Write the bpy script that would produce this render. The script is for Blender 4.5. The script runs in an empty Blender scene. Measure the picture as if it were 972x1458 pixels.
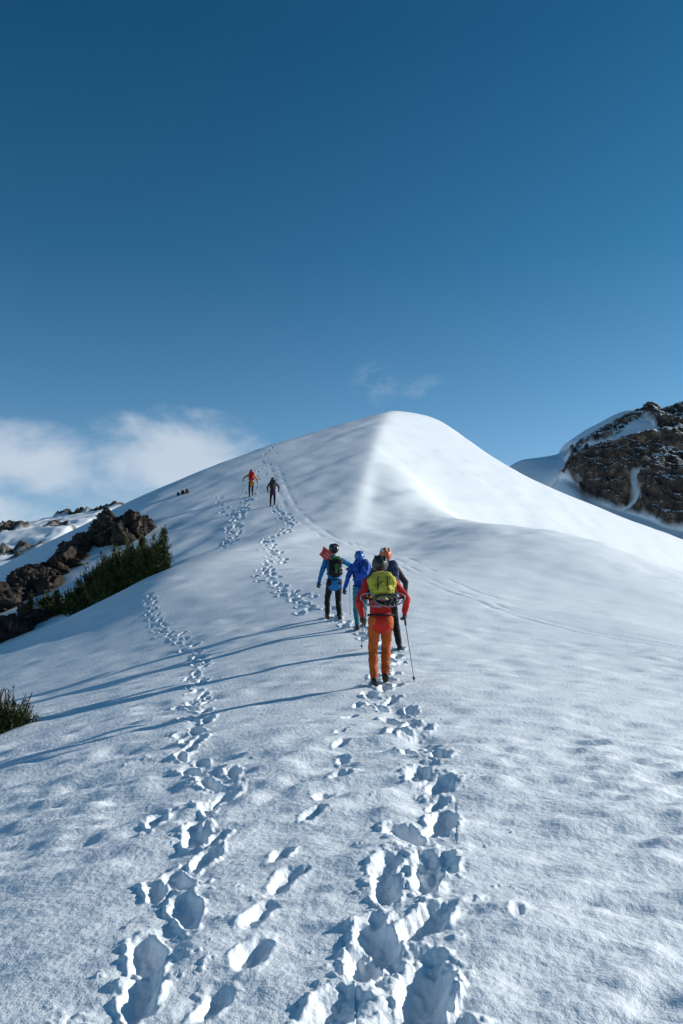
import bpy, math, numpy as np, random
from mathutils import Vector, Matrix
sc=bpy.context.scene
rng=np.random.RandomState(7)
V=lambda *a: np.array(a,float)

# ------------------------------------------------------------------ noise
_T2=rng.rand(256,256)
def noise2(x,y):
    xi=np.floor(x).astype(np.int64); yi=np.floor(y).astype(np.int64)
    u=x-xi; v=y-yi; u=u*u*u*(u*(u*6-15)+10); v=v*v*v*(v*(v*6-15)+10)
    a=xi&255;b=(xi+1)&255;c=yi&255;d=(yi+1)&255
    return (_T2[a,c]*(1-u)+_T2[b,c]*u)*(1-v)+(_T2[a,d]*(1-u)+_T2[b,d]*u)*v-.5
_T3=rng.rand(64,64,64)
def noise3(p):
    i=np.floor(p).astype(np.int64); f=p-i; f=f*f*f*(f*(f*6-15)+10)
    a=i&63;b=(i+1)&63
    def g(x,y,z): return _T3[x,y,z]
    u,v,w=f[:,0],f[:,1],f[:,2]
    c00=g(a[:,0],a[:,1],a[:,2])*(1-u)+g(b[:,0],a[:,1],a[:,2])*u
    c10=g(a[:,0],b[:,1],a[:,2])*(1-u)+g(b[:,0],b[:,1],a[:,2])*u
    c01=g(a[:,0],a[:,1],b[:,2])*(1-u)+g(b[:,0],a[:,1],b[:,2])*u
    c11=g(a[:,0],b[:,1],b[:,2])*(1-u)+g(b[:,0],b[:,1],b[:,2])*u
    return (c00*(1-v)+c10*v)*(1-w)+(c01*(1-v)+c11*v)*w-.5
def fbm3(p,o=4,l=2.1,g=.5):
    s=0;a=1
    for k in range(o): s=s+a*noise3(p+k*17.3); p=p*l; a*=g
    return s
def ridg3(p,o=4):
    s=0;a=1
    for k in range(o): s=s+a*(1-4*np.abs(noise3(p+k*11.7))); p=p*2.1; a*=.5
    return s

# ------------------------------------------------------------------ terrain (bearing deg; distance,height pairs in metres)
TAB=np.array([
[-43.1,32.9,-2.51,41.0,-4.29,51.9,-6.49,62.8,-8.96],
[-34.2,31.4,-1.53,41.1,-3.36,50.7,-5.59,60.4,-7.38],
[-22.9,32.6,-.35,39.1,-1.36,49.9,-2.77,58.6,-3.53],
[-18.7,30.6,.84,36.9,.54,48.5,.4,59.1,.14],
[-14.1,29.9,2.06,36.1,2.21,47.4,3.01,61.9,3.44],
[-12.2,30.7,2.6,36.8,2.99,49.1,4.55,63.4,5.68],
[-9.3,32.4,3.2,38.5,3.77,50.7,6.0,64.9,7.52],
[-4.3,38.1,4.41,44.1,5.39,54.2,7.8,66.2,9.47],
[.7,42.0,5.4,50.0,8.0,60.0,12.0,70.0,13.5],
[2.2,43.0,5.65,50.0,8.2,60.0,12.1,68.1,13.5],
[3.8,44.1,5.95,51.0,8.6,60.1,11.75,68.1,12.5],
[5.8,45.2,6.15,52.3,8.4,60.3,10.5,68.3,10.9],
[7.8,45.9,6.09,52.5,7.0,60.6,7.3,69.6,6.6],
[10.7,45.8,5.64,53.9,5.09,63.1,4.04,73.3,2.23],
[15.5,44.6,4.89,54.0,3.88,64.3,2.14,76.7,-.33],
[17.8,44.1,4.37,52.5,3.35,63.0,1.08,77.6,-1.61],
[23.1,43.5,2.65,51.1,1.6,63.0,-.92,78.2,-3.39],
[31.9,42.4,.04,50.6,-1.75,61.1,-4.67,72.8,-7.45],
[43.9,41.7,-2.27,49.9,-4.56,60.8,-7.77,74.6,-10.8]])
def slp(x,y):
    h=np.diff(x,axis=-1); d=np.diff(y,axis=-1)/h; m=np.zeros_like(y)
    m[...,1:-1]=(d[...,:-1]*h[...,1:]+d[...,1:]*h[...,:-1])/(h[...,1:]+h[...,:-1]); m[...,0]=d[...,0]; m[...,-1]=d[...,-1]
    return m
def herm(x0,x1,y0,y1,m0,m1,q):
    h=x1-x0;t=(q-x0)/h
    return (2*t**3-3*t**2+1)*y0+(t**3-2*t**2+t)*h*m0+(-2*t**3+3*t**2)*y1+(t**3-t**2)*h*m1
def interp(x,y,q):
    q=np.clip(q,x[0],x[-1]); i=np.clip(np.searchsorted(x,q,side='right')-1,0,len(x)-2); m=slp(x,y)
    return herm(x[i],x[i+1],y[i],y[i+1],m[i],m[i+1],q)
ZCX=np.array([-30,-10,0,5,11.5,18.6,28,45.]);ZCZ=np.array([-1.5,-.3,0,.1,.36,1.04,2.8,6.3])
def zn(x,y):
    k=0.5*(np.sqrt(x*x+1.5)-x)-.61; r=.5*(np.sqrt(x*x+4)+x)-1; l=.5*(np.sqrt(x*x+4)-x)-1
    return interp(ZCX,ZCZ,y)-(0.17*np.maximum(k,-.6)+0.006*l*l)-(0.02*r+0.008*r*r)
TF=np.arange(-60,60.01,.25); gk=np.exp(-.5*(np.arange(-24,25)*.25/1.4)**2); gk/=gk.sum()
def tf(col): return np.convolve(np.pad(np.interp(TF,TAB[:,0],col),24,mode='edge'),gk,'valid')
KRF=[tf(TAB[:,1+2*k]) for k in range(4)]; KZF=[tf(TAB[:,2+2*k]) for k in range(4)]
NR=np.array([0,3,6,9,12,15,19,23.])
FR=np.array([260,600,3000,9000.]);FZ=np.array([-35,-80,-200,-320.])
def knots(th):
    d=np.degrees(th); n=len(th); o=len(NR)
    R=np.zeros((n,o+9)); Z=np.zeros_like(R)
    for k,r in enumerate(NR):
        R[:,k]=r; Z[:,k]=zn(r*np.sin(th),r*np.cos(th))
    for k in range(4):
        R[:,o+k]=np.interp(d,TF,KRF[k]); Z[:,o+k]=np.interp(d,TF,KZF[k])
    R[:,o+4]=R[:,o+3]*1.3; Z[:,o+4]=Z[:,o+3]-8
    R[:,o+5:]=FR; Z[:,o+5:]=FZ
    return R,Z,slp(R,Z)
CX=np.array([-60,-40,-25,-16,-11.4,-5.8,1,5.9,9,12,17,30,43,70.]);CY=np.array([30,42,52,62,68,75,83,89.5,95,98,91,92,99,110.])
def smin(a,b,k): return .5*(a+b-np.sqrt((a-b)**2+k*k))
def smax(a,b,k): return -smin(-a,-b,k)
def summit(x,y,U):
    B=.45*y-.5*x-13.9
    q=3.4-x; B=B+.2*(q+np.sqrt(q*q+3.0))-.12
    l=np.maximum(-x-5,0)
    C=14.6+.13*(x-2.6)+.36*(y-66)-.009*l*l
    w=y-interp(CX,CY,x)
    S=smin(B,C,.5)-.45*(w+np.sqrt(w*w+1.5))
    return smax(U,S,.4)
def ground(x,y):
    x=np.atleast_1d(np.asarray(x,float));y=np.atleast_1d(np.asarray(y,float))
    th=np.arctan2(x,y); r=np.hypot(x,y); R,Z,M=knots(th)
    i=np.clip((r[:,None]>=R).sum(1)-1,0,R.shape[1]-2); a=np.arange(len(r))
    U=herm(R[a,i],R[a,i+1],Z[a,i],Z[a,i+1],M[a,i],M[a,i+1],r)
    return summit(x,y,U)
def gz(x,y): return float(ground(x,y)[0])

def mesh_from(name,co,faces,smooth=True):
    me=bpy.data.meshes.new(name); me.vertices.add(len(co)); me.vertices.foreach_set("co",np.asarray(co,np.float32).ravel())
    f=np.asarray(faces,np.int32); k=f.shape[1]
    me.loops.add(f.size); me.loops.foreach_set("vertex_index",f.ravel()); me.polygons.add(len(f)); me.polygons.foreach_set("loop_start",np.arange(0,f.size,k,dtype=np.int32))
    me.update(calc_edges=True)
    if smooth: me.polygons.foreach_set("use_smooth",np.ones(len(f),bool))
    return me
def add_obj(name,me,parent=None):
    o=bpy.data.objects.new(name,me); sc.collection.objects.link(o)
    if parent: o.parent=parent
    return o
def gridfaces(nr,nc):
    i=np.arange(nr*nc).reshape(nr,nc); return np.stack([i[:-1,:-1],i[:-1,1:],i[1:,1:],i[1:,:-1]],-1).reshape(-1,4)

# ------------------------------------------------------------------ materials
def mat(name,col,rough=.8,spec=.3,var=.25,vscale=20,bump=.0,bscale=200,bdist=.01,metal=0,col2=None):
    m=bpy.data.materials.new(name); m.use_nodes=True; nt=m.node_tree; b=nt.nodes["Principled BSDF"]
    b.inputs["Roughness"].default_value=rough; b.inputs["Specular IOR Level"].default_value=spec; b.inputs["Metallic"].default_value=metal
    tc=nt.nodes.new("ShaderNodeTexCoord"); n=nt.nodes.new("ShaderNodeTexNoise"); n.inputs["Scale"].default_value=vscale; n.inputs["Detail"].default_value=4
    nt.links.new(tc.outputs["Object"],n.inputs["Vector"])
    cr=nt.nodes.new("ShaderNodeValToRGB"); c2=col2 or tuple(c*(1-var) for c in col)
    cr.color_ramp.elements[0].position=.35; cr.color_ramp.elements[1].position=.65
    cr.color_ramp.elements[0].color=(*c2,1); cr.color_ramp.elements[1].color=(*col,1)
    nt.links.new(n.outputs["Fac"],cr.inputs["Fac"]); nt.links.new(cr.outputs[0],b.inputs["Base Color"])
    if bump:
        n2=nt.nodes.new("ShaderNodeTexNoise"); n2.inputs["Scale"].default_value=bscale; n2.inputs["Detail"].default_value=5; nt.links.new(tc.outputs["Object"],n2.inputs["Vector"])
        bp=nt.nodes.new("ShaderNodeBump"); bp.inputs["Strength"].default_value=bump; bp.inputs["Distance"].default_value=bdist
        nt.links.new(n2.outputs["Fac"],bp.inputs["Height"]); nt.links.new(bp.outputs[0],b.inputs["Normal"])
    return m
SNOWC=(.83,.885,.92)
def snow_nodes(nt,b,tc):
    b.inputs["Roughness"].default_value=.55; b.inputs["Specular IOR Level"].default_value=.25
    geo=nt.nodes.new("ShaderNodeNewGeometry")
    hs=[]
    for s,st,dd in ((22,.4,.03),(130,.45,.006)):
        n=nt.nodes.new("ShaderNodeTexNoise"); n.inputs["Scale"].default_value=s; n.inputs["Detail"].default_value=2; nt.links.new(geo.outputs["Position"],n.inputs["Vector"])
        bp=nt.nodes.new("ShaderNodeBump"); bp.inputs["Strength"].default_value=st; bp.inputs["Distance"].default_value=dd
        nt.links.new(n.outputs["Fac"],bp.inputs["Height"])
        if hs: nt.links.new(hs[-1].outputs[0],bp.inputs["Normal"])
        hs.append(bp)
    nt.links.new(hs[-1].outputs[0],b.inputs["Normal"])
m_snow=bpy.data.materials.new("snow_surface"); m_snow.use_nodes=True
nt=m_snow.node_tree; b=nt.nodes["Principled BSDF"]; b.inputs["Base Color"].default_value=(*SNOWC,1)
snow_nodes(nt,b,None)

def rock_mat(name,scale,mask=True,snow_lo=.62,snow_hi=.8,light=1.0):
    m=bpy.data.materials.new(name); m.use_nodes=True; nt=m.node_tree; b=nt.nodes["Principled BSDF"]; L=nt.links.new
    geo=nt.nodes.new("ShaderNodeNewGeometry")
    n=nt.nodes.new("ShaderNodeTexNoise"); n.inputs["Scale"].default_value=scale; n.inputs["Detail"].default_value=8; n.inputs["Roughness"].default_value=.68; L(geo.outputs["Position"],n.inputs["Vector"])
    cr=nt.nodes.new("ShaderNodeValToRGB"); e=cr.color_ramp.elements
    e[0].position=.36; e[0].color=(.014*light,.013*light,.013*light,1); e[1].position=.74; e[1].color=(.24*light,.175*light,.12*light,1)
    k=e.new(.53); k.color=(.06*light,.047*light,.038*light,1)
    L(n.outputs["Fac"],cr.inputs["Fac"])
    v=nt.nodes.new("ShaderNodeTexVoronoi"); v.feature='DISTANCE_TO_EDGE'; v.inputs["Scale"].default_value=scale*1.3; L(geo.outputs["Position"],v.inputs["Vector"])
    vr=nt.nodes.new("ShaderNodeMapRange"); vr.inputs[1].default_value=0; vr.inputs[2].default_value=.06; vr.inputs[3].default_value=.5; vr.inputs[4].default_value=1; L(v.outputs["Distance"],vr.inputs[0])
    mu=nt.nodes.new("ShaderNodeMix"); mu.data_type='RGBA'; mu.blend_type='MULTIPLY'; mu.inputs[0].default_value=1; L(cr.outputs[0],mu.inputs[6]); L(vr.outputs[0],mu.inputs[7])
    b.inputs["Roughness"].default_value=.85; b.inputs["Specular IOR Level"].default_value=.25
    bp=nt.nodes.new("ShaderNodeBump"); bp.inputs["Strength"].default_value=1.0; bp.inputs["Distance"].default_value=.45/scale; L(n.outputs["Fac"],bp.inputs["Height"]); L(bp.outputs[0],b.inputs["Normal"])
    if mask:
        sep=nt.nodes.new("ShaderNodeSeparateXYZ"); L(geo.outputs["Normal"],sep.inputs[0])
        at=nt.nodes.new("ShaderNodeAttribute"); at.attribute_name="rock"
        n2=nt.nodes.new("ShaderNodeTexNoise"); n2.inputs["Scale"].default_value=scale*.5; n2.inputs["Detail"].default_value=5; L(geo.outputs["Position"],n2.inputs["Vector"])
        ad=nt.nodes.new("ShaderNodeMath"); ad.operation='MULTIPLY_ADD'; L(n2.outputs["Fac"],ad.inputs[0]); ad.inputs[1].default_value=.5; L(sep.outputs["Z"],ad.inputs[2])
        mr=nt.nodes.new("ShaderNodeMapRange"); mr.inputs[1].default_value=snow_lo+.25; mr.inputs[2].default_value=snow_hi+.25; L(ad.outputs[0],mr.inputs[0])
        inv=nt.nodes.new("ShaderNodeMath"); inv.operation='SUBTRACT'; inv.inputs[0].default_value=1; L(at.outputs["Fac"],inv.inputs[1])
        mm=nt.nodes.new("ShaderNodeMath"); mm.operation='MAXIMUM'; L(mr.outputs[0],mm.inputs[0]); L(inv.outputs[0],mm.inputs[1])
        s=nt.nodes.new("ShaderNodeBsdfPrincipled"); s.inputs["Base Color"].default_value=(*SNOWC,1); s.inputs["Roughness"].default_value=.6
        mx=nt.nodes.new("ShaderNodeMixShader"); L(mm.outputs[0],mx.inputs[0]); L(mu.outputs[2],b.inputs["Base Color"]); L(b.outputs[0],mx.inputs[1]); L(s.outputs[0],mx.inputs[2]); L(mx.outputs[0],nt.nodes["Material Output"].inputs[0])
    else: L(mu.outputs[2],b.inputs["Base Color"])
    return m

# ------------------------------------------------------------------ snow ground sheet
th=np.radians(np.concatenate([np.arange(-180,-33,1.5),np.arange(-32,32.01,.068),np.arange(33.5,180.1,1.5)])); th[-1]=math.pi
r=np.concatenate([np.geomspace(.02,1.35,12),np.geomspace(1.4,110,1400),np.geomspace(115,9000,60)])
R,Z,M=knots(th); nr,nc=len(r),len(th)
U=np.zeros((nr,nc))
for j in range(nc):
    i=np.clip(np.searchsorted(R[j],r,side='right')-1,0,R.shape[1]-2)
    U[:,j]=herm(R[j,i],R[j,i+1],Z[j,i],Z[j,i+1],M[j,i],M[j,i+1],r)
TT,RR=np.meshgrid(th,r); X=RR*np.sin(TT);Y=RR*np.cos(TT)
G=summit(X,Y,U); del U
sp=.0032*RR
def oct(lx,ly,amp,ang,seed,warp=0):
    c,s=math.cos(ang),math.sin(ang)
    u=(X*c+Y*s); v=(-X*s+Y*c)
    if warp: w=noise2(X/1.7+seed,Y/1.7+3)*warp; u=u+w; v=v+w
    f=np.clip((min(lx,ly)/sp-2.5)/3,0,1)
    return amp*f*noise2(u/lx+seed*7.3,v/ly+seed*3.1)
farfade=np.clip(1.2-RR/160,0,1)
patch=.8+1.1*np.clip(noise2(X/3.1+40,Y/3.7)+.25,0,1)
D=oct(.9,.55,.034,.35,3,.3)+oct(.40,.24,.038,.3,4,.3)+oct(.20,.13,.027,.2,5,.2)+oct(.1,.075,.010,0,6)+oct(.05,.04,.0035,0,7)
D=D*patch+oct(5,7,.18,.3,1)+oct(2.1,2.9,.07,.5,2)
D+=np.clip((RR-22)/20,0,1)*(oct(3.2,1.3,.13,1.0,8,.6)+oct(1.3,.8,.06,.9,9)+oct(.7,.5,.03,.9,10))
D*=np.clip(RR/1.5,0,1)*farfade
G+=D; del D
# footprints: pressed dents (deepest wins) with low pushed-up rims and small clods
DN=np.zeros_like(G); RM=np.zeros_like(G)
def dent(x,y,ang,L,W,dep,rim=.02,seed=0):
    rr=math.hypot(x,y); t=math.atan2(x,y); m=max(L,W)*1.9
    i0,i1=np.searchsorted(r,[rr-m,rr+m]); dt=m/max(rr,.5); j0,j1=np.searchsorted(th,[t-dt,t+dt])
    if i1<=i0 or j1<=j0: return
    xs=X[i0:i1,j0:j1]-x; ys=Y[i0:i1,j0:j1]-y
    c,s=math.cos(ang),math.sin(ang)
    a=(xs*s+ys*c)/(L/2); bb=(xs*c-ys*s)/(W/2)
    bb=bb*(1-.16*a)+.25*noise2(a*.9+seed,bb*0+seed)
    wob=1+.5*noise2(xs*8+seed*3.7,ys*8+seed)+.22*noise2(xs*24+seed,ys*24)+.09*noise2(xs*55+seed,ys*55)
    d=(np.abs(a)**2.2+np.abs(bb)**2.2)**(1/2.2)*wob
    tt=np.clip((1.25-d)/.85,0,1); tt=tt*tt*(3-2*tt)
    g=-dep*tt*(1+.28*a+.5*noise2(xs*12,ys*12+seed)+.25*noise2(xs*34,ys*34+seed))
    h=rim*np.exp(-((d-1.38)/.27)**2)*(.7+1.6*noise2(xs*14+seed,ys*14)+.7*noise2(xs*38+seed,ys*38))
    lump=np.clip(noise2(xs*20+seed*5,ys*20)-.18,0,1)*np.exp(-((d-1.6)/.45)**2)*rim*2.0
    DN[i0:i1,j0:j1]=np.minimum(DN[i0:i1,j0:j1],g); RM[i0:i1,j0:j1]=np.maximum(RM[i0:i1,j0:j1],h+lump)
def walk(path,step,off,L,W,dep,rim,jit=.04,rep=1,seed=1,skip=.08):
    rg=np.random.RandomState(seed); p=np.array(path,float)
    d=np.r_[0,np.cumsum(np.hypot(*np.diff(p,axis=0).T))]; q=np.arange(0,d[-1],step)
    xs=np.interp(q,d,p[:,0]); ys=np.interp(q,d,p[:,1]); sd=1
    for k in range(len(q)):
        kk=min(k,len(q)-2); dx,dy=xs[kk+1]-xs[kk],ys[kk+1]-ys[kk]; a=math.atan2(dx,dy); sd=-sd
        for e in range(rep):
            ox=off*sd; j=rg.normal(0,jit,2)
            if rg.rand()<skip: continue
            f=rg.uniform(.75,1.15)
            dent(xs[k]+math.cos(a)*ox+j[0],ys[k]-math.sin(a)*ox+j[1]*2,a+rg.normal(0,.22)+sd*.15,L*f,W*f,dep*rg.uniform(.5,1.15)/(1+.7*e),rim,rg.randint(1000))
main=[(.15,1.9),(.22,3.1),(.25,3.84),(.44,4.57),(.6,5.5),(.68,6.6),(.76,7.6),(.65,8.54),(.62,9.6),(.5,10.4),(.55,11.3)]
walk(main,.40,.10,.36,.15,.088,.016,.035,1,1)
walk(main[2:],.43,.12,.30,.13,.065,.014,.07,1,21,.15)
dent(-.04,3.15,.35,.34,.18,.055,.02,5); dent(.32,3.3,.1,.50,.19,.105,.025,9); dent(.17,3.75,-.2,.42,.15,.085,.02,11); dent(.46,4.5,.1,.46,.15,.09,.02,12); dent(.2,3.0,.3,.38,.17,.07,.025,13)
walk([(.55,11.3),(.8,13),(1.0,14.6),(.6,16),(.33,17.3),(-.1,18.6)],.4,.11,.34,.15,.08,.02,.04,1,2)
left=[(-1.05,2.4),(-.87,3.4),(-.85,4.1),(-.88,4.9),(-1.0,5.8),(-.98,6.9),(-1.24,7.4),(-1.62,8.6),(-1.82,10.5),(-2.45,13.7),(-2.91,16.6),(-4.07,19.8),(-5.6,23.6),(-6.4,26.7)]
walk(left,.37,.07,.36,.12,.068,.016,.05,1,3)
walk(left[3:],.55,.12,.28,.11,.045,.016,.09,1,33,.3)
for k,(x,y) in enumerate([(-.51,3.33),(-.41,3.72),(-.42,4.13),(-.31,4.56),(-.36,4.96),(-.20,5.68),(-.14,6.1),(-.02,6.7),(.02,7.28),(0,7.9),(-.01,8.52),(.1,9.3),(.2,10.0),(.32,10.8)]):
    dent(x,y,.3+.15*math.sin(k*3),.25*(1+.15*math.sin(k*7)),.11,.042,.007,k+50)
dent(.83,3.94,.2,.13,.05,.015,.003,3)
def clod(x,y,s,seed):
    rg=np.random.RandomState(seed)
    for k in range(3):
        cx,cy,q=x+rg.normal(0,s),y+rg.normal(0,s),s*rg.uniform(.35,.8); rr=math.hypot(cx,cy); t=math.atan2(cx,cy); m=q*2.5
        i0,i1=np.searchsorted(r,[rr-m,rr+m]); j0,j1=np.searchsorted(th,[t-m/rr,t+m/rr])
        d=np.hypot(X[i0:i1,j0:j1]-cx,Y[i0:i1,j0:j1]-cy)/q
        RM[i0:i1,j0:j1]=np.maximum(RM[i0:i1,j0:j1],q*.7*np.sqrt(np.clip(1-d*d,0,1)))
rg=np.random.RandomState(77)
for k in range(220):
    p=main[rg.randint(1,10)] if k%2 else left[rg.randint(0,10)]
    clod(p[0]+rg.normal(0,.22),p[1]+rg.uniform(-.6,.6),rg.uniform(.008,.024),k)
for k in range(10): clod(-2.09+rg.normal(0,.08),8.4+rg.normal(0,.12),.025,k+400)
up=[(-.1,18.6),(-.4,19.4),(-1.06,21.5),(-2.0,25.1),(-2.7,27.3),(-2.6,31.8),(-3.5,35.9),(-2.9,39),(-2.6,41.2),(-3.2,44.3),(-4.1,47.1)]
walk(up,.46,.13,.40,.18,.09,.02,.12,2,4,.22)
walk([(-5.3,36.1),(-5.7,41.7),(-6.0,44.6),(-5.8,50.7)],.5,.16,.45,.22,.09,.025,.15,2,5,.25)
walk([(-5.8,50.7),(-6.0,56),(-6.0,60.9),(-6.1,67.4),(-6.2,73)],.8,.2,.42,.22,.06,.015,.2,1,55,.3)
walk([(-6.0,44.6),(-7.2,49),(-8.3,53)],.8,.18,.42,.24,.06,.02,.12,1,6,.2)
near=np.clip(1-np.abs(DN)/.03,0,1)
G+=DN+RM*(.25+.75*near); del DN,RM,near
def groove(path,w,dep):
    p=np.array(path,float)
    rr=np.hypot(p[:,0],p[:,1]); i0,i1=np.searchsorted(r,[rr.min()-1,rr.max()+1]); ta=np.arctan2(p[:,0],p[:,1]); j0,j1=np.searchsorted(th,[ta.min()-.03,ta.max()+.03])
    xs=X[i0:i1,j0:j1]; ys=Y[i0:i1,j0:j1]; best=np.full(xs.shape,1e9)
    for a,b_ in zip(p[:-1],p[1:]):
        d=b_-a; t=np.clip(((xs-a[0])*d[0]+(ys-a[1])*d[1])/(d@d),0,1)
        best=np.minimum(best,np.hypot(xs-a[0]-t*d[0],ys-a[1]-t*d[1]))
    G[i0:i1,j0:j1]+=-dep*np.exp(-(best/w)**2)*np.clip(.7+2.2*noise2(xs*1.3,ys*1.3),0,1.3)
def smoothpath(p,n=30):
    p=np.array(p,float); t=np.arange(len(p)); q=np.linspace(0,len(p)-1,n)
    return np.stack([interp(t.astype(float),p[:,0],q),interp(t.astype(float),p[:,1],q)],1)
groove(smoothpath(main),.14,.026); groove(smoothpath(left[:9]),.11,.02)
sk=np.array([(.6,36.3),(2.0,30.9),(2.9,24.2),(3.98,21.23),(5.19,18.92),(7.18,17.03),(10.5,15.5)])
for o in (-.3,0,.5): groove(smoothpath(sk+V(o,o*.8)),.09,.014)
for o in (-.4,.2): groove(smoothpath(np.array([(-5.0,60),(-3.8,52),(-2.6,45.1),(-1.2,40),(.2,36)])+V(o,0)),.14,.016)

me=mesh_from("snow_ground",np.stack([X,Y,G],-1).reshape(-1,3),gridfaces(nr,nc)[:,::-1]); me.materials.append(m_snow)
add_obj("snow_ground",me)
Gi=G; 
def surf(x,y):
    rr=math.hypot(x,y); t=math.atan2(x,y)
    i=min(max(np.searchsorted(r,rr),0),nr-1); j=min(max(np.searchsorted(th,t),0),nc-1)
    return float(Gi[max(i-1,0):i+2,max(j-1,0):j+2].mean())

# ------------------------------------------------------------------ right mountain (cliff)
cols=[((10,150,0),(14,165,12)),((22,150,8),(30,165,22)),((36,150,18),(38.6,165,28.6)),((41.7,150,24.3),(48,165,30.8)),((44,145,20),(51,165,34)),((46,140,17.6),(58,165,38)),((51,134,15),(64,166,40.5)),((56,130,12.4),(71.6,168,41.5)),((75,125,10),(90,172,45)),((110,125,5),(130,180,35)),((140,125,-5),(170,190,20))]
B0=np.array([c[0] for c in cols],float);T0=np.array([c[1] for c in cols],float)
nu,nv=760,380
tq=np.linspace(0,len(cols)-1,nu); ti=np.arange(len(cols)).astype(float)
Bc=np.stack([interp(ti,B0[:,k],tq) for k in range(3)],1); Tc=np.stack([interp(ti,T0[:,k],tq) for k in range(3)],1)
vv=np.linspace(-.55,1.9,nv)
pts=np.zeros((nv,nu,3)); rk=np.zeros((nv,nu))
for k,v in enumerate(vv):
    if v<0: q=Bc+V(-4,-38,-16)*(-v/.55)
    elif v<=1:
        q=Bc+(Tc-Bc)*v; q[:,1]+= -6*math.sin(v*math.pi)
    else: q=Tc+V(0,1,0)*(v-1)*50+V(0,0,1)*(2.5*math.sin(min((v-1)/.45,1)*math.pi/1.0)-max(v-1.3,0)*30)
    pts[k]=q
    e=np.clip((tq-2.75)/.3,0,1)*np.clip(v/.05,0,1)*np.clip((1.06-v)/.08,0,1)
    ledge=np.exp(-((v-.78+.05*np.sin(tq*3))/.085)**2)*np.clip((tq-3.1)/.3,0,1)*np.clip((6.3-tq)/.3,0,1)
    gully=np.exp(-(((tq-5.75)-(v-.3)*.9-.15*math.sin(v*17))/.09)**2)*np.clip((.38-v)/.1,0,1)
    rk[k]=e*(1-np.clip(ledge*1.6,0,1))*(1-np.clip(gully*1.1,0,1))
fl=pts.reshape(-1,3); e=rk.reshape(-1)
nz=ridg3(fl*V(.085,.085,.06),6); nf=fbm3(fl*.7,5)
cell=np.floor((fl[:,2]+fl[:,0]*.35+noise3(fl*.12)*9)/2.6); strata=((fl[:,2]+fl[:,0]*.35+noise3(fl*.12)*9)/2.6-cell)
disp=(nz*2.1+nf*1.3+strata*1.1)*e + (1-e)*fbm3(fl*.06,3)*1.2
fl=fl+disp[:,None]*V(-.35,-.75,.45)
rkm=np.clip(e*1.6+fbm3(fl*.3,4)*1.0*(e>.02)-.2,0,1)
me=mesh_from("rocky_mountain",fl,gridfaces(nv,nu)); at=me.attributes.new("rock",'FLOAT','POINT'); at.data.foreach_set("value",rkm.astype(np.float32))
me.materials.append(rock_mat("cliff_rock",.5,True,.66,.76,1.6)); add_obj("rocky_mountain",me)
# ------------------------------------------------------------------ left distant mountain
xs=np.linspace(-620,-60,620); ys=np.linspace(300,640,300); XX,YY=np.meshgrid(xs,ys)
hr=np.interp(XX,[-620,-420,-300,-230,-190,-160,-140,-122,-105,-60],[60,35,62,50,42,46,48,50,41,8])
pz=np.stack([XX.ravel(),YY.ravel(),0*XX.ravel()],1)
ZZ=hr-np.abs(YY-440)*.24+(ridg3(pz*.016,4)*2.6+fbm3(pz*.12,3)*1.2).reshape(XX.shape)
at_=np.clip((fbm3(pz*V(.03,.06,0)+5,5)*2.4-.48+.5*np.exp(-((YY.ravel()-436)/9)**2))*5,0,1)
ZZ+=(at_*(fbm3(pz*.3,3)*5+1.0)).reshape(XX.shape)
me=mesh_from("snowy_mountain",np.stack([XX,YY,ZZ],-1).reshape(-1,3),gridfaces(300,620)); a2=me.attributes.new("rock",'FLOAT','POINT'); a2.data.foreach_set("value",at_.astype(np.float32))
me.materials.append(rock_mat("far_rock",.25,True,1.1,1.3,1.2)); add_obj("snowy_mountain",me)

# ------------------------------------------------------------------ boulders
import bmesh
bm=bmesh.new(); bmesh.ops.create_icosphere(bm,subdivisions=5,radius=1); ICO=np.array([v.co[:] for v in bm.verts]); ICOF=np.array([[v.index for v in f.verts] for f in bm.faces]); bm.free()
def boulder(c,size,seed):
    rg=np.random.RandomState(seed); n=rg.normal(size=(12,3)); n/=np.linalg.norm(n,axis=1)[:,None]; d=rg.uniform(.5,1,12)
    dots=ICO@n.T; rad=np.min(np.where(dots>.05,d/np.maximum(dots,.05),9),1); rad=np.minimum(rad,1.3)
    p=ICO*rad[:,None]; p=p*(1+.16*ridg3(p*2.3+seed,5)[:,None]+.22*fbm3(p*6+seed,4)[:,None])
    a=rg.uniform(0,6.28); c_,s_=math.cos(a),math.sin(a); p=p@np.array([[c_,s_,0],[-s_,c_,0],[0,0,1]])
    return p*np.array(size)+np.array(c)
def outcrop(name,items,m):
    P=[];Fc=[];o=0
    for k,(c,s) in enumerate(items):
        P.append(boulder(c,s,k*13+len(name)*7+3)); Fc.append(ICOF+o); o+=len(ICO)
    me=mesh_from(name,np.concatenate(P),np.concatenate(Fc),False); me.materials.append(m); return add_obj(name,me)
m_rock=rock_mat("outcrop_rock",2.2,False,light=.8)
rg=np.random.RandomState(3)
it=[]
for k in range(48):
    u=rg.uniform(-1,1); p=V(-13.5,47.2)+V(u*1.9,rg.normal(0,.55)); s=rg.uniform(.25,.65)*(1.1-.35*abs(u)); it.append(((p[0],p[1],gz(*p)+rg.uniform(.1,1.0)*(1-.5*u*u)*.8),(s*rg.uniform(.9,1.4),s,s*rg.uniform(.8,1.3))))
line=np.array([(-14.9,45.6),(-15.2,43.0),(-15.6,41.0),(-16.1,39.4),(-17.2,37.8)])
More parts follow.
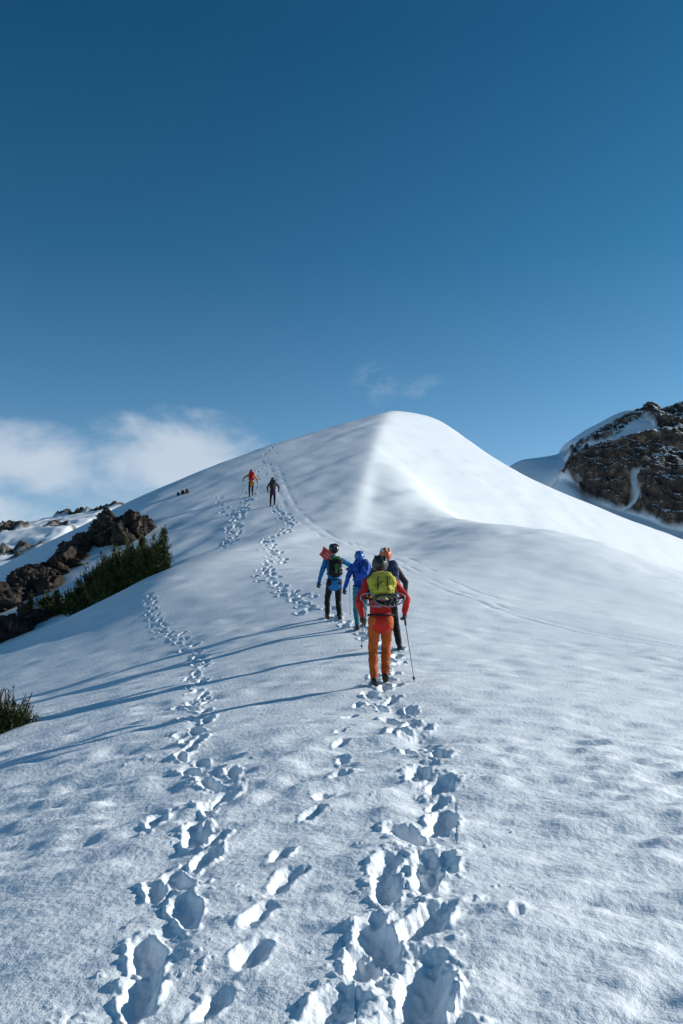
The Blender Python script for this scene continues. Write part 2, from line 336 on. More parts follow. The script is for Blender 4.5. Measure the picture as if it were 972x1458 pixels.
for k in range(60):
    t=rg.uniform(0,len(line)-1); i=int(t); p=line[i]+(line[i+1]-line[i])*(t-i)+rg.normal(0,.4,2)
    s=rg.uniform(.3,.65)*(.75+.22*t); it.append(((p[0],p[1],gz(*p)+s*rg.uniform(0,.9)),(s*rg.uniform(.9,1.4),s,s*rg.uniform(.7,1.1))))
outcrop("rock_outcrop",it,m_rock)
it=[]
for k in range(26):
    p=V(-14.0,33.4)+V(rg.uniform(-3,1.6),rg.uniform(-.8,1.5)); s=rg.uniform(.25,.65); it.append(((p[0],p[1],gz(*p)+s*.15),(s*1.4,s,s*.8)))
outcrop("rock_outcrop",it,m_rock)
it=[]
for k in range(6):
    p=V(-11.0,56)+V(rg.uniform(-.6,.6),rg.uniform(-.3,.3)); s=rg.uniform(.06,.13); it.append(((p[0],p[1],gz(*p)+s*.8),(s,s,s*1.4)))
outcrop("rock_outcrop",it,m_rock)

# ------------------------------------------------------------------ conifers
greens=[mat("needles_dark",(.028,.045,.018),.7,.2),mat("needles_mid",(.075,.105,.03),.7,.2),mat("needles_light",(.14,.14,.04),.7,.2),mat("twig_brown",(.09,.06,.035),.9,.1)]
def needles(tips,dirs,n,ln,wd,rg,spread=.8):
    k=len(tips); P=np.repeat(tips,n,0); Dd=np.repeat(dirs,n,0)
    t=rg.rand(k*n,1); P=P-Dd*t*ln*2.2
    d=Dd+rg.normal(0,spread,(k*n,3)); d/=np.linalg.norm(d,axis=1)[:,None]
    s=np.cross(d,rg.normal(size=(k*n,3))); s/=np.linalg.norm(s,axis=1)[:,None]
    l=ln*rg.uniform(.6,1.2,(k*n,1)); a=P-s*wd/2;b_=P+s*wd/2; c=P+d*l+s*wd*.2; e=P+d*l-s*wd*.2
    return np.stack([a,b_,c,e],1).reshape(-1,3), np.repeat(rg.rand(k),n)
def finish_foliage(name,Q,tone,stems=None):
    co=Q; n=len(co)//4; f=np.arange(n*4).reshape(n,4); mi=np.where(tone<.42,0,np.where(tone<.78,1,np.where(tone<.94,2,3)))
    if stems is not None:
        sc_,sf=stems; f=np.concatenate([f,sf+len(co)]); co=np.concatenate([co,sc_]); mi=np.concatenate([mi,np.full(len(sf),3)])
    me=mesh_from(name,co,f,False)
    for g_ in greens: me.materials.append(g_)
    me.polygons.foreach_set("material_index",mi.astype(np.int32)); return add_obj(name,me)
def stemcap(p0,p1,r0,r1,n=6):
    a=np.array(p1,float)-p0; a/=np.linalg.norm(a); s=np.cross(a,[.3,.9,.1]); s/=np.linalg.norm(s); f=np.cross(a,s)
    an=np.linspace(0,2*math.pi,n,endpoint=False); c=np.cos(an)[:,None]*s+np.sin(an)[:,None]*f
    co=np.concatenate([p0+c*r0,p1+c*r1]); i=np.arange(n); return co,np.stack([i,(i+1)%n,(i+1)%n+n,i+n],1)
def joinst(l):
    C=[];Fs=[];o=0
    for c,f in l: C.append(c);Fs.append(f+o);o+=len(c)
    return np.concatenate(C),np.concatenate(Fs)
def shrub(name,lumps,dens,ln,wd,seed):
    rg=np.random.RandomState(seed); tips=[];dirs=[];st=[]
    for (x,y,w,d,h) in lumps:
        z0=gz(x,y)-.1; n=int(dens*w*h)
        q=rg.normal(size=(n,3)); q/=np.linalg.norm(q,axis=1)[:,None]; q[:,2]=np.abs(q[:,2])*1.0-.1
        rad=rg.uniform(.35,1,n)**.5*(1+.35*np.sin(q[:,0]*7+seed)*np.cos(q[:,1]*6))
        p=q*rad[:,None]*V(w/2,d/2,h); p[:,2]*=1+.25*rg.rand(n)
        tips.append(p+V(x,y,z0)); dd=q*.7+V(0,0,.8); dirs.append(dd/np.linalg.norm(dd,axis=1)[:,None])
        for e in range(7):
            a=rg.uniform(0,6.28); st.append(stemcap(V(x,y,z0-.1),V(x+math.cos(a)*w*.35,y+math.sin(a)*d*.35,z0+h*rg.uniform(.6,1.2)),.04*h,.008))
    Q,t=needles(np.concatenate(tips),np.concatenate(dirs),12,ln,wd,rg)
    return finish_foliage(name,Q,t,joinst(st))
def sapling(name,x,y,h,seed,ln=.09,wd=.025):
    rg=np.random.RandomState(seed); z0=gz(x,y)-.1; st=[stemcap(V(x,y,z0),V(x+.03,y,z0+h),.035*h,.008)]; tips=[];dirs=[]
    for k in range(int(26*h)+14):
        f=rg.rand()**.8; z=z0+h*(.12+.86*f); L=h*.26*(1-f)+.04; a=rg.uniform(0,6.28); d=V(math.cos(a),math.sin(a),-.15+.5*f); e=V(x,y,z)+d*L
        st.append(stemcap(V(x,y,z),e,.01,.003))
        for q in np.linspace(.25,1,5): tips.append(V(x,y,z)+d*L*q); dirs.append(d/np.linalg.norm(d))
    tips.append(V(x+.03,y,z0+h+.05)); dirs.append(V(0,0,1))
    Q,t=needles(np.array(tips),np.array(dirs),9,ln,wd,rg,.6); return finish_foliage(name,Q,t*.9,joinst(st))
shrub("conifer_shrub",[(-11.2,34.2,1.7,1.3,1.0),(-10.4,34.3,1.9,1.5,1.6),(-9.7,33.8,1.7,1.4,1.75),(-8.9,33.0,1.7,1.3,1.8),(-8.2,32.2,1.5,1.2,1.6),(-7.5,31.5,1.3,1.0,1.4),(-7.0,31.0,.8,.8,1.4),(-9.3,32.0,1.6,1.2,.9),(-12.3,34.6,1.5,1.0,.55),(-10.6,33.0,1.4,1.0,.7)],460,.13,.028,1)
shrub("conifer_shrub",[(-4.98,12.25,.85,.6,.6),(-5.35,12.3,.6,.6,.75)],1500,.06,.012,2)
shrub("conifer_shrub",[(-13.2,36.5,1.3,1,.5),(-16.5,36.5,1.5,1,.6)],380,.15,.035,3)
sapling("fir_sapling",-13.2,34.0,1.45,4); sapling("fir_sapling",-12.2,34.3,1.15,5); sapling("fir_sapling",-6.95,31.1,1.85,6); sapling("fir_sapling",-8.0,31.9,1.9,7)

# ------------------------------------------------------------------ climbers
def cap(p0,p1,r0,r1,flat=1,side=(1,0,0),n=16,m=5):
    p0=np.array(p0,float);p1=np.array(p1,float); a=p1-p0; L=np.linalg.norm(a); a=a/L if L>1e-6 else V(0,0,1)
    s=np.array(side,float); s=s-a*(s@a)
    if np.linalg.norm(s)<1e-3: s=V(0,1,0)-a*a[1]
    s/=np.linalg.norm(s); f=np.cross(a,s); an=np.linspace(0,2*math.pi,n,endpoint=False)
    ring=np.cos(an)[:,None]*s+np.sin(an)[:,None]*f*flat; P=[]
    for t in np.linspace(-84,0,m): P.append(p0+a*r0*math.sin(math.radians(t))+ring*r0*math.cos(math.radians(t)))
    for t in np.linspace(0,84,m): P.append(p1+a*r1*math.sin(math.radians(t))+ring*r1*math.cos(math.radians(t)))
    k=len(P); F=[]
    for i in range(k-1):
        for j in range(n): F.append((i*n+j,i*n+(j+1)%n,(i+1)*n+(j+1)%n,(i+1)*n+j))
    return np.concatenate(P),F,[list(range(n))[::-1],[ (k-1)*n+j for j in range(n)]]
def blob(name,caps,voxel,mats,parent,fold=0,fscale=12,smooth=2):
    """caps: (p0,p1,r0,r1,flat,label)"""
    C=[];F=[];o=0
    for c in caps:
        co,f,e=cap(*c[:5]); C.append(co); F+= [tuple(i+o for i in q) for q in f]+[tuple(i+o for i in q) for q in e]; o+=len(co)
    me=bpy.data.meshes.new("tmp"); me.from_pydata(np.concatenate(C).tolist(),[],F); ob=bpy.data.objects.new("tmp",me); sc.collection.objects.link(ob)
    rm=ob.modifiers.new("r","REMESH"); rm.mode='VOXEL'; rm.voxel_size=voxel; rm.use_smooth_shade=True
    if smooth: s=ob.modifiers.new("s","SMOOTH"); s.iterations=smooth; s.factor=.5
    dg=bpy.context.evaluated_depsgraph_get(); em=bpy.data.meshes.new_from_object(ob.evaluated_get(dg)); bpy.data.objects.remove(ob); bpy.data.meshes.remove(me)
    n=len(em.vertices); co=np.zeros(n*3,np.float32); em.vertices.foreach_get("co",co); co=co.reshape(-1,3).astype(float)
    if fold:
        no=np.zeros(n*3,np.float32); em.vertices.foreach_get("normal",no); no=no.reshape(-1,3)
        d=(noise3(co*V(fscale,fscale,fscale*1.6)+parent_seed[0])+.6*ridg3(co*V(fscale,fscale,fscale*1.9)*.8+parent_seed[0],2)*.5-.2)*fold
        co=co+no*d[:,None]; em.vertices.foreach_set("co",co.astype(np.float32).ravel())
    labs=sorted(set(c[5] for c in caps)); 
    for l in labs: em.materials.append(mats[l])
    if len(labs)>1:
        pc=np.zeros(len(em.polygons)*3,np.float32); em.polygons.foreach_get("center",pc); pc=pc.reshape(-1,3); best=np.full(len(pc),1e9); mi=np.zeros(len(pc),np.int32)
        for c in caps:
            p0,p1=np.array(c[0],float),np.array(c[1],float); a=p1-p0; t=np.clip(((pc-p0)@a)/max(a@a,1e-9),0,1); d=np.linalg.norm(pc-p0-t[:,None]*a,axis=1)/(c[2]*(1-t)+c[3]*t)
            k=d<best; best[k]=d[k]; mi[k]=labs.index(c[5])
        em.polygons.foreach_set("material_index",mi)
    em.polygons.foreach_set("use_smooth",np.ones(len(em.polygons),bool)); em.update(); em.name=name
    return add_obj(name,em,parent)
parent_seed=[0.]
def ik(a,b,l1,l2,bend):
    d=b-a; L=min(np.linalg.norm(d),(l1+l2)*.999); u=d/np.linalg.norm(d); x=(l1*l1-l2*l2+L*L)/(2*L); h=math.sqrt(max(l1*l1-x*x,0)); bd=np.array(bend,float); bd=bd-u*(bd@u); bd/=np.linalg.norm(bd)
    return a+u*x+bd*h, a+u*L
M={}
def fab(n,c,**k): M[n]=mat(n,c,.75,.25,.3,6,.5,260,.004,**k); return M[n]
fab("cloth_red",(.52,.022,.016)); fab("cloth_orange",(.50,.105,.016)); fab("cloth_blue",(.015,.20,.46)); fab("cloth_royal_blue",(.012,.08,.42)); fab("cloth_teal",(.04,.20,.24)); fab("cloth_black",(.012,.012,.014)); fab("cloth_grey",(.05,.045,.05)); fab("cloth_yellow_green",(.50,.46,.06)); fab("cloth_yellow",(.6,.22,.02)); fab("cloth_purple",(.10,.02,.10)); fab("cloth_green",(.03,.22,.05)); fab("cloth_navy",(.02,.04,.10))
M["skin"]=mat("skin",(.45,.26,.18),.55,.4,.1,8); M["hair"]=mat("hair",(.04,.022,.012),.6,.3,.4,40); M["leather_black"]=mat("leather_black",(.015,.014,.013),.5,.4,.3,30,.3,150)
M["metal"]=mat("brushed_metal",(.30,.31,.33),.4,.5,.3,30,metal=.8); M["plastic_black"]=mat("plastic_black",(.02,.02,.022),.35,.5,.1); M["plastic_red"]=mat("plastic_red",(.5,.03,.02),.35,.5,.1); M["plastic_white"]=mat("plastic_white",(.75,.75,.72),.35,.5,.1); M["plastic_orange"]=mat("plastic_orange",(.6,.14,.03),.35,.5,.1); M["plastic_blue"]=mat("plastic_blue",(.03,.15,.45),.35,.5,.1); M["rope"]=mat("rope_grey",(.28,.27,.27),.8,.2,.5,90); M["eye"]=mat("eye_dark",(.03,.02,.015),.2,.5,.1)

def hand(name,wrist,dirv,side,mt,parent,curl=.7,grip=None):
    """palm + 4 unequal fingers + thumb; side=+1 right, -1 left; fingers curl towards grip direction"""
    d=np.array(dirv,float); d/=np.linalg.norm(d); g=np.array(grip if grip is not None else (0,1,0),float); g=g-d*(g@d); g/=np.linalg.norm(g); s=np.cross(d,g)
    caps=[]; pc=wrist+d*.045
    for o in (-.026,-.009,.009,.026): caps.append((wrist+s*o*.7,wrist+d*.085+s*o,.017,.015,1,"m"))
    for o,L in ((-.031,.062),(-.011,.074),(.011,.08),(.031,.07)):
        b0=wrist+d*.088+s*o; a1=curl*.7; a2=curl*1.9
        p1=b0+(d*math.cos(a1)+g*math.sin(a1))*L*.5; p2=p1+(d*math.cos(a2)+g*math.sin(a2))*L*.32; p3=p2+(d*math.cos(a2+.8)+g*math.sin(a2+.8))*L*.28
        caps+=[(b0,p1,.0098,.0092,1,"m"),(p1,p2,.0092,.0088,1,"m"),(p2,p3,.0088,.008,1,"m")]
    t0=wrist+d*.03+s*.028*1; t1=t0+(s*.55+d*.6+g*.55)*.042; t2=t1+(d*.6+g*.8)*.032
    caps+=[(t0,t1,.013,.011,1,"m"),(t1,t2,.011,.0095,1,"m")]
    return blob(name,caps,.0045 if parent_lod[0]==0 else .007,{"m":mt},parent,smooth=1)
parent_lod=[0]
def stick(name,p0,p1,r0,r1,mt,parent,n=10):
    co,f,e=cap(p0,p1,r0,r1,1,n=n,m=3); me=bpy.data.meshes.new(name); me.from_pydata(co.tolist(),[],f+[tuple(q) for q in e]); me.materials.append(mt); me.polygons.foreach_set("use_smooth",np.ones(len(me.polygons),bool)); return add_obj(name,me,parent)
def ring_caps(c,rx,rz,t,lab,ax=(1,0,0),az=(0,0,1),n=14):
    ax=np.array(ax,float);az=np.array(az,float); P=[c+ax*rx*math.cos(a)+az*rz*math.sin(a) for a in np.linspace(0,2*math.pi,n+1)]
    return [(P[i],P[i+1],t,t,1,lab) for i in range(n)]

def climber(x,y,heading,seed,jacket,trousers,pack,helmet,lean=.12,feet=((-.1,-.05),(.1,.12)),hands=((-.32,.15,.95),(.35,.2,1.0)),glove="leather_black",headlean=.15,headyaw=0,scale=1.0,lod=0,packdim=(.30,.5,.2),packlow=0,hipc=None,accent=None,packtop=True,lidr=.075):
    root=bpy.data.objects.new("climber",None); sc.collection.objects.link(root); z=gz(x,y)
    root.location=(x,y,z); root.rotation_euler=(0,0,heading); root.scale=(scale,)*3; root.empty_display_size=.3
    parent_seed[0]=seed*3.3; parent_lod[0]=lod
    ch,sh=math.cos(heading),math.sin(heading)
    def lz(px,py):
        wx,wy=x+scale*(px*ch-py*sh),y+scale*(px*sh+py*ch)
        return (min(surf(wx,wy),gz(wx,wy))+.02-z)/scale
    vx=.011 if lod==0 else .016
    Pv=V(0,0,.94); up_=V(0,math.sin(lean),math.cos(lean)); C=Pv+up_*.50; bk=V(0,-math.cos(lean),math.sin(lean))
    SL,SR=C+V(-.185,0,-.02),C+V(.185,0,-.02); hd=V(math.sin(headyaw)*.0,math.sin(lean+headlean),math.cos(lean+headlean)); HN=C+up_*.07; HC=HN+hd*.135
    fw=V(-math.sin(headyaw),math.cos(headyaw),-.1); sd=V(math.cos(headyaw),math.sin(headyaw),0)
    J,Tm,Bt="jacket","trousers","boots"; mats={J:M[jacket],Tm:M[trousers],Bt:M["leather_black"],"skin":M["skin"],"hair":M["hair"],"cuff":M["cloth_black"]}
    caps=[]
    # torso
    caps+=[(Pv+V(0,0,-.02),Pv+up_*.12,.160,.152,.68,J),(Pv+up_*.12,Pv+up_*.34,.152,.182,.66,J),(Pv+up_*.30,C-up_*.06,.182,.165,.62,J),(SL,SR,.075,.075,1,J),(C-up_*.03,HN,.11,.062,.9,J),(Pv+V(0,0,-.07),Pv+V(0,0,.0),.167,.165,.7,J)]
    caps+=[(HN-hd*.02,HC-hd*.05,.052,.05,1,"skin")]
    # head: skull, jaw, nose, brow, ears, mouth
    caps+=[(HC+hd*.02-fw*.015,HC+hd*.03-fw*.015,.088,.08,1.05,"hair"),(HC-hd*.02+fw*.025,HC-hd*.045+fw*.04,.07,.052,1,"skin"),(HC+fw*.045+hd*.02,HC+fw*.05,.06,.058,1,"skin"),(HC+fw*.1+hd*.01,HC+fw*.125-hd*.02,.01,.014,1,"skin"),(HC+sd*.085-hd*.0,HC+sd*.088-hd*.03,.013,.01,1,"skin"),(HC-sd*.085,HC-sd*.088-hd*.03,.013,.01,1,"skin"),(HC+fw*.092-hd*.052-sd*.018,HC+fw*.092-hd*.052+sd*.018,.009,.009,1,"skin")]
    # legs
    ank=[]
    for s,(fx,fy) in zip((-1,1),feet):
        hip=Pv+V(.088*s,0,-.04); an=V(fx,fy,lz(fx,fy)+.085)
        kn,an=ik(hip,an,.445,.425,(.1*s,1,.05)); ank.append(an)
        caps+=[(hip,kn,.098,.066,1,Tm),(kn,kn+(an-kn)*.35,.066,.068,1,Tm),(kn+(an-kn)*.3,kn+(an-kn)*.88,.069,.056,1,Tm),(kn+(an-kn)*.82,an,.053,.050,1,Bt)]
        caps+=[(an+V(0,-.035,-.04),an+V(.02*s,.16,-.052),.046,.04,1,Bt),(an+V(0,-.04,-.0),an+V(0,-.03,-.04),.048,.046,1,Bt)]
    caps+=[(Pv+V(-.065,-.03,-.05),Pv+V(.065,-.03,-.05),.115,.115,1,Tm)]
    # arms
    W=[]
    for s,S,hp in zip((-1,1),(SL,SR),hands):
        hp=V(*hp); el,wr=ik(S,hp,.29,.25,(s*.9,-.7,-.3)); W.append((el,wr))
        caps+=[(S,el,.068,.055,1,J),(el,wr-(wr-el)*.08,.055,.043,1,J),(wr-(wr-el)*.1,wr,.038,.036,1,"cuff")]
    blob("body",caps,vx,mats,root,fold=.015 if lod==0 else .008,fscale=11)
    for s,(el,wr),nm in zip((-1,1),W,("hand_left","hand_right")):
        d=wr-el; d=d/np.linalg.norm(d); d=d*.6+V(0,.1,-.5); hand(nm,wr,d,s,M[glove],root,.85,grip=(-s*.6,.8,.1))
    for s in (-1,1): stick("eye",HC+fw*.098+sd*.03*s+hd*.01,HC+fw*.1+sd*.031*s+hd*.01,.011,.011,M["eye"],root,8)
    # helmet
    hm={"h":M[helmet],"s":M["plastic_white"] if helmet in("plastic_orange",) else M["plastic_black"],"st":M["cloth_black"]}
    hb=HC+hd*.055-fw*.01
    hc=[(hb,hb+hd*.008,.122,.112,1.05,"h"),(hb-hd*.005-fw*.05,hb-hd*.02-fw*.055,.085,.082,1,"h"),(hb+fw*.08-sd*.06-hd*.01,hb+fw*.08+sd*.06-hd*.01,.03,.03,1,"h")]
    for o in (-.05,0,.05):
        for t0,t1 in ((-1.2,-.5),(-.4,.3),(.4,1.0)):
            q=lambda t: hb+sd*o*1.3+(fw*math.sin(t)+hd*math.cos(t))*(.118 if o==0 else .105)
            hc.append((q(t0),q(t1),.016,.016,1,"s"))
    blob("helmet",hc,vx*.7,hm,root,smooth=1)
    blob("helmet_strap",[(HC+sd*.09*s+hd*.04,HC+sd*.06*s+fw*.02-hd*.09,.006,.006,1,"st") for s in (-1,1)]+[(HC-sd*.06+fw*.02-hd*.09,HC+sd*.06+fw*.02-hd*.09,.006,.006,1,"st")],.004,hm,root,smooth=0)
    # pack
    w,h,dp=packdim; pb=Pv+up_*(.10+packlow)+bk*(.13+dp/2); pt=pb+up_*h
    pm={"p":M[pack],"b":M["cloth_black"],"a":M[accent or pack]}
    pc=[]
    for o in (-.5,-.17,.17,.5):
        pc.append((pb+V(o*(w-.14),0,0)+up_*.05,pt+V(o*(w-.10),0,0)-up_*.08,.09,.1,dp/.2,"p"))
    pc+=[(pb+bk*dp*.32+V(-w*.22,0,0)+up_*.1,pb+bk*dp*.32+V(w*.22,0,0)+up_*.1,.075,.075,1,"p"),(pb+bk*dp*.38+up_*.1,pb+bk*dp*.34+up_*h*.55,.07,.06,1,"a")]
    pc+=[(pb+V(s*w*.5,0,0)+up_*.05,pb+V(s*w*.5,0,0)+up_*.2,.05,.045,1,"b") for s in (-1,1)]
    if packtop: pc+=[(pt+V(-w*.30,0,0)+bk*.01-up_*.0,pt+V(w*.30,0,0)+bk*.01-up_*.0,lidr,lidr,1,"a")]
    po=blob("backpack",pc,vx,pm,root,fold=.018 if lod==0 else .005,fscale=14)
    stp=[]
    for s in (-1,1):
        a0=C+V(s*.1,0,.03)+up_*.02+bk*.1; a1=C+V(s*.11,0,.06)+up_*.01; a2=C+V(s*.12,0,0)-bk*.11-up_*.05; a3=Pv+up_*.22-bk*.14+V(s*.12,0,0); a4=Pv+up_*.16+V(s*.18,0,0)+bk*.04
        stp+=[(a0,a1,.022,.022,1,"b"),(a1,a2,.022,.022,1,"b"),(a2,a3,.02,.016,1,"b"),(a3,a4,.014,.014,1,"b")]
        for v in (.3,.7): 
            c=pb+up_*h*v+V(s*(w*.5+.02),0,0); stp.append((c-bk*.06,c+bk*(dp*.5+.0)-V(s*.04,0,0),.007,.007,1,"b"))
        c=pb+bk*(dp*.5+.035); stp.append((c+V(s*w*.22,0,0)+up_*.08,c+V(s*w*.2,0,0)+up_*(h-.02)-bk*.02,.010,.010,1,"b"))
    stp+=ring_caps(Pv+V(0,0,.03),.178,.125,.016,"b",(1,0,0),(0,1,0))
    blob("pack_straps",stp,.007 if lod==0 else .012,pm,root,smooth=1)
    return dict(root=root,P=Pv,up=up_,C=C,bk=bk,W=W,pb=pb,pt=pt,lz=lz,HC=HC,ank=ank)
def pole(i,wr,tip,off=.35,nm="trekking_pole"):
    root=i["root"]; wr=np.array(wr); tip=np.array(tip,float); d=wr-tip; d/=np.linalg.norm(d)
    blob(nm,[(tip+d*.02,wr-d*.1,.007,.009,1,"m"),(wr-d*.1,wr+d*.06,.016,.018,1,"g"),(wr+d*.055,wr+d*.065,.022,.02,1,"g"),(tip,tip+d*.05,.004,.006,1,"m"),(tip+d*.07,tip+d*.075,.022,.02,1,"g")],.006,{"m":M["metal"],"g":M["plastic_black"]},root,smooth=0)

# front climber: red jacket, orange trousers, yellow-green pack
A=climber(.55,11.25,.05,1,"cloth_red","cloth_orange","cloth_yellow_green","plastic_black",lean=.10,feet=((-.095,.0),(.07,.12)),hands=((-.25,.2,.95),(.36,.16,1.0)),headlean=.08,packdim=(.32,.29,.2),packlow=.16,lidr=.06)
pb=A["pb"];up_=A["up"];bk=A["bk"]
g=[]
for s in (-1,1):
    c=pb+up_*-.05+bk*.09+V(s*.14,0,0)
    tl=.25*s; ax=V(math.cos(tl),0,math.sin(tl)); az=np.cross(ax,bk)
    g+=ring_caps(c,.17,.085,.010,"m",ax,az,16)
    for q in (-.09,-.03,.03,.09): g.append((c+ax*q-az*.075,c+ax*(q+.03)+az*.075,.007,.007,1,"m"))
    g.append((c-ax*.15,c+ax*.15,.012,.012,1,"k"))
for q in range(5): g+=ring_caps(pb+up_*(-.02)+bk*(.1+.012*q)+V(.02*q-.02,0,-.03),.12+.01*q,.07,.009,"r" if q%2 else "k",(1,0,0),up_,14)
blob("snowshoes_and_rope",g,.0065,{"m":M["metal"],"k":M["cloth_black"],"r":M["rope"]},A["root"],smooth=0)
pole(A,A["W"][1][1]+V(.0,.03,-.07),V(.5,.22,A["lz"](.5,.22)-.04))
# second climber, dark jacket, orange/white helmet
Bc_=climber(.82,14.6,.12,2,"cloth_grey","cloth_black","cloth_navy","plastic_orange",lean=.10,feet=((.0,-.08),(.25,.12)),hands=((-.33,.25,1.0),(.36,.1,.95)),packdim=(.3,.44,.2),headlean=.05,scale=1.03)
pole(Bc_,Bc_["W"][0][1]+V(0,.03,-.07),V(-.4,.35,Bc_["lz"](-.4,.35)-.04))
# third climber, royal blue, leaning
Cc_=climber(.42,17.24,.1,3,"cloth_royal_blue","cloth_teal","cloth_royal_blue","plastic_blue",lean=.34,feet=((-.1,-.16),(.1,.32)),hands=((-.34,.35,.88),(.3,.5,1.05)),headlean=.1,packdim=(.30,.42,.2),scale=.97,lidr=.06)
pole(Cc_,Cc_["W"][1][1]+V(0,.03,-.07),V(.42,.75,Cc_["lz"](.42,.75)-.04))
# fourth climber, bright blue jacket, black pack, red shovel
E=climber(-.17,18.57,.18,4,"cloth_blue","cloth_black","cloth_black","plastic_black",lean=.10,feet=((-.12,.22),(.11,-.10)),hands=((-.36,.02,.9),(.42,.34,1.28)),headlean=.05,headyaw=.5,packdim=(.24,.40,.16),accent="cloth_green",lidr=.055)
c=E["pt"]+V(-.13,-.06,.0)
ax=V(-.75,0,.66); ay=V(.66,0,.75)
prof=[(0,-.06),(0,.06),(.07,.115),(.30,.10),(.25,-.02),(.25,-.11),(.07,-.115)]
vs=[];k=len(prof)
for dz in (0,.012):
    for (a,b_) in prof: vs.append(tuple(c+ax*a+ay*b_+V(0,-dz-.05*(abs(b_)*4)**2*.3,0)))
fs=[tuple(range(k)),tuple(range(2*k-1,k-1,-1))]+[(i,(i+1)%k,(i+1)%k+k,i+k) for i in range(k)]
me=bpy.data.meshes.new("shovel_blade"); me.from_pydata(vs,[],fs); me.materials.append(M["plastic_red"]); add_obj("shovel_blade",me,E["root"])
for b_ in (-.04,.03): stick("shovel_rib",c+ax*.06+ay*b_+V(0,-.016,0),c+ax*.16+ay*b_+V(0,-.016,0),.005,.005,M["plastic_white"],E["root"])
stick("shovel_shaft",c+ax*.1,c-ax*.4,.015,.015,M["metal"],E["root"])
pole(E,E["W"][1][1]+V(0,.03,-.07),V(.5,.6,E["lz"](.5,.6)-.04))
# far climbers
Fc=climber(-5.8,50.7,.2,5,"cloth_yellow","cloth_black","cloth_red","plastic_black",lean=.15,feet=((-.12,-.1),(.1,.22)),hands=((-.5,.25,1.15),(.45,.25,1.0)),lod=1,scale=.98)
pole(Fc,Fc["W"][0][1],V(-.6,.3,Fc["lz"](-.6,.3))); pole(Fc,Fc["W"][1][1],V(.6,.35,Fc["lz"](.6,.35)))
Gc=climber(-4.1,47.1,.1,6,"cloth_purple","cloth_black","cloth_grey","plastic_black",lean=.1,feet=((-.12,.0),(.11,.08)),hands=((-.3,.1,.95),(.36,.15,1.0)),lod=1,scale=.98)
pole(Gc,Gc["W"][0][1],V(-.4,.3,Gc["lz"](-.4,.3)))

# ------------------------------------------------------------------ sky, sun, camera
el,az=22.5,20
w=bpy.data.worlds.new("World"); sc.world=w; w.use_nodes=True; nt=w.node_tree; L=nt.links.new; N=nt.nodes.new
bg=nt.nodes["Background"]
sky=N("ShaderNodeTexSky"); sky.sky_type='NISHITA'; sky.sun_disc=False; sky.sun_elevation=math.radians(el); sky.sun_rotation=math.radians(90-az); sky.altitude=1800
tc=N("ShaderNodeTexCoord"); sep=N("ShaderNodeSeparateXYZ"); L(tc.outputs["Generated"],sep.inputs[0])
cr=N("ShaderNodeValToRGB"); e=cr.color_ramp.elements; e[0].position=0; e[0].color=(1.15,1.2,1.45,1); e[1].position=.6; e[1].color=(.15,.68,.88,1); k=e.new(.22); k.color=(.62,1.05,1.22,1); k=e.new(.4); k.color=(.28,.84,1.02,1)
L(sep.outputs["Z"],cr.inputs["Fac"])
mx=N("ShaderNodeMix"); mx.data_type='RGBA'; mx.blend_type='MULTIPLY'; mx.inputs[0].default_value=1; L(sky.outputs[0],mx.inputs[6]); L(cr.outputs[0],mx.inputs[7]); L(mx.outputs[2],bg.inputs[0]); bg.inputs[1].default_value=.088
def math_(op,a,b=None,c=None,clamp=False):
    n=N("ShaderNodeMath"); n.operation=op; n.use_clamp=clamp
    for i,v in enumerate((a,b,c)):
        if v is None: continue
        if isinstance(v,(int,float)): n.inputs[i].default_value=v
        else: L(v,n.inputs[i])
    return n.outputs[0]
azm=math_('ARCTAN2',sep.outputs["X"],sep.outputs["Y"])
mp=N("ShaderNodeMapping"); mp.inputs["Scale"].default_value=(1,1,1.9); L(tc.outputs["Generated"],mp.inputs["Vector"])
cn=N("ShaderNodeTexNoise"); cn.inputs["Scale"].default_value=10; cn.inputs["Detail"].default_value=6; cn.inputs["Roughness"].default_value=.56; cn.inputs["Distortion"].default_value=.3; L(mp.outputs[0],cn.inputs["Vector"])
def envelope(a0,aw,e0,ew):
    da=math_('DIVIDE',math_('SUBTRACT',azm,math.radians(a0)),math.radians(aw)); de=math_('DIVIDE',math_('SUBTRACT',sep.outputs["Z"],e0),ew)
    d=math_('SQRT',math_('ADD',math_('MULTIPLY',da,da),math_('MULTIPLY',de,de)))
    return math_('SUBTRACT',1.0,d)
env=None
for p in [(-12.5,9.5,.16,.075),(-21,7,.16,.06),(-25,6,.10,.03),(-60,18,.14,.05),(75,20,.13,.05),(140,30,.15,.06),(-130,25,.15,.06)]:
    q=envelope(*p); env=q if env is None else math_('MAXIMUM',env,q)
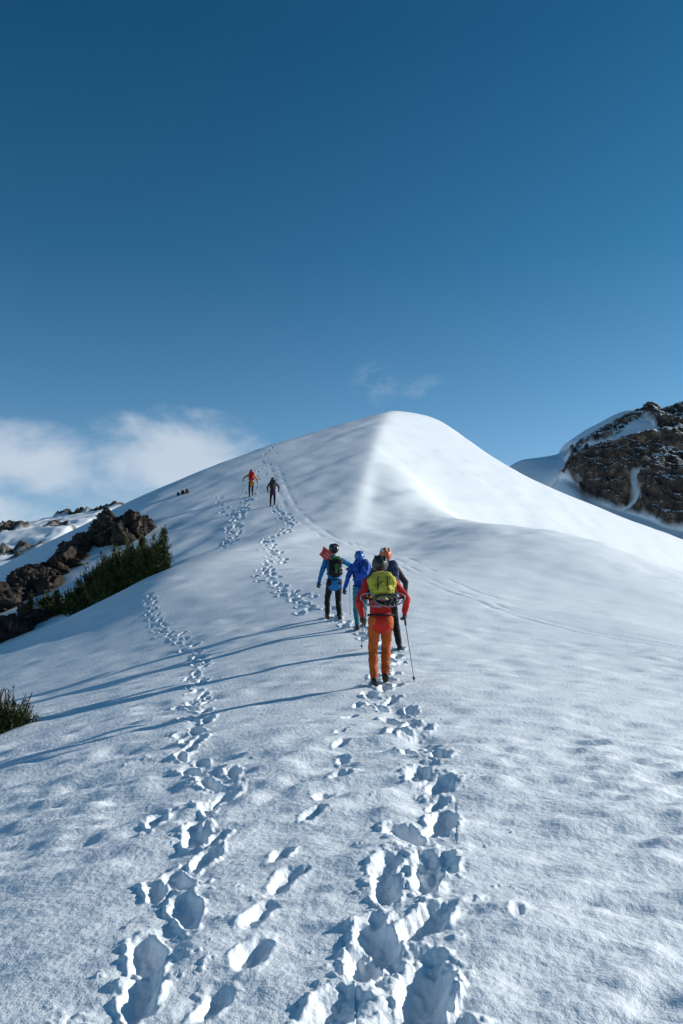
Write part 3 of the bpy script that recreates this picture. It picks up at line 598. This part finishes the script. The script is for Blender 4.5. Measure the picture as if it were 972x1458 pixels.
cm=math_('ADD',math_('MULTIPLY',env,1.35),math_('MULTIPLY',math_('SUBTRACT',cn.outputs["Fac"],.5),2.2))
mr=N("ShaderNodeMapRange"); mr.interpolation_type='SMOOTHSTEP'; mr.inputs[1].default_value=.0; mr.inputs[2].default_value=1.1; mr.inputs[4].default_value=.8; L(cm,mr.inputs[0])
w2=None
for p in [(2.6,2.2,.262,.03),(6.1,2.4,.257,.018)]:
    q=envelope(*p); w2=q if w2 is None else math_('MAXIMUM',w2,q)
cn2=N("ShaderNodeTexNoise"); cn2.inputs["Scale"].default_value=26; cn2.inputs["Detail"].default_value=4; cn2.inputs["Roughness"].default_value=.6; cn2.inputs["Distortion"].default_value=.8; L(mp.outputs[0],cn2.inputs["Vector"])
cm2=math_('MULTIPLY',math_('MAXIMUM',w2,0.0),math_('MULTIPLY',math_('MAXIMUM',math_('SUBTRACT',cn2.outputs["Fac"],.42),0.0),1.0))
fac=math_('MAXIMUM',mr.outputs[0],cm2)
bg2=N("ShaderNodeBackground"); bg2.inputs[0].default_value=(.66,.74,.84,1); bg2.inputs[1].default_value=.95
ms=N("ShaderNodeMixShader"); L(fac,ms.inputs[0]); L(bg.outputs[0],ms.inputs[1]); L(bg2.outputs[0],ms.inputs[2]); L(ms.outputs[0],nt.nodes["World Output"].inputs[0])

Ld=bpy.data.lights.new("sun","SUN"); Ld.energy=5.0; Ld.angle=math.radians(.5); Ld.color=(1,.955,.89); lo=bpy.data.objects.new("sun",Ld); sc.collection.objects.link(lo)
d=Vector((math.cos(math.radians(el))*math.cos(math.radians(az)),math.cos(math.radians(el))*math.sin(math.radians(az)),math.sin(math.radians(el))))
lo.rotation_euler=d.to_track_quat('Z','Y').to_euler()
c=bpy.data.cameras.new("camera"); c.sensor_fit='VERTICAL'; c.sensor_height=36; c.lens=28; c.clip_end=20000; co_=bpy.data.objects.new("camera",c); sc.collection.objects.link(co_); co_.location=(0,0,1.6); co_.rotation_euler=(math.radians(96.09),0,0); sc.camera=co_
sc.view_settings.view_transform='Standard'; sc.view_settings.look='None'; sc.view_settings.exposure=0
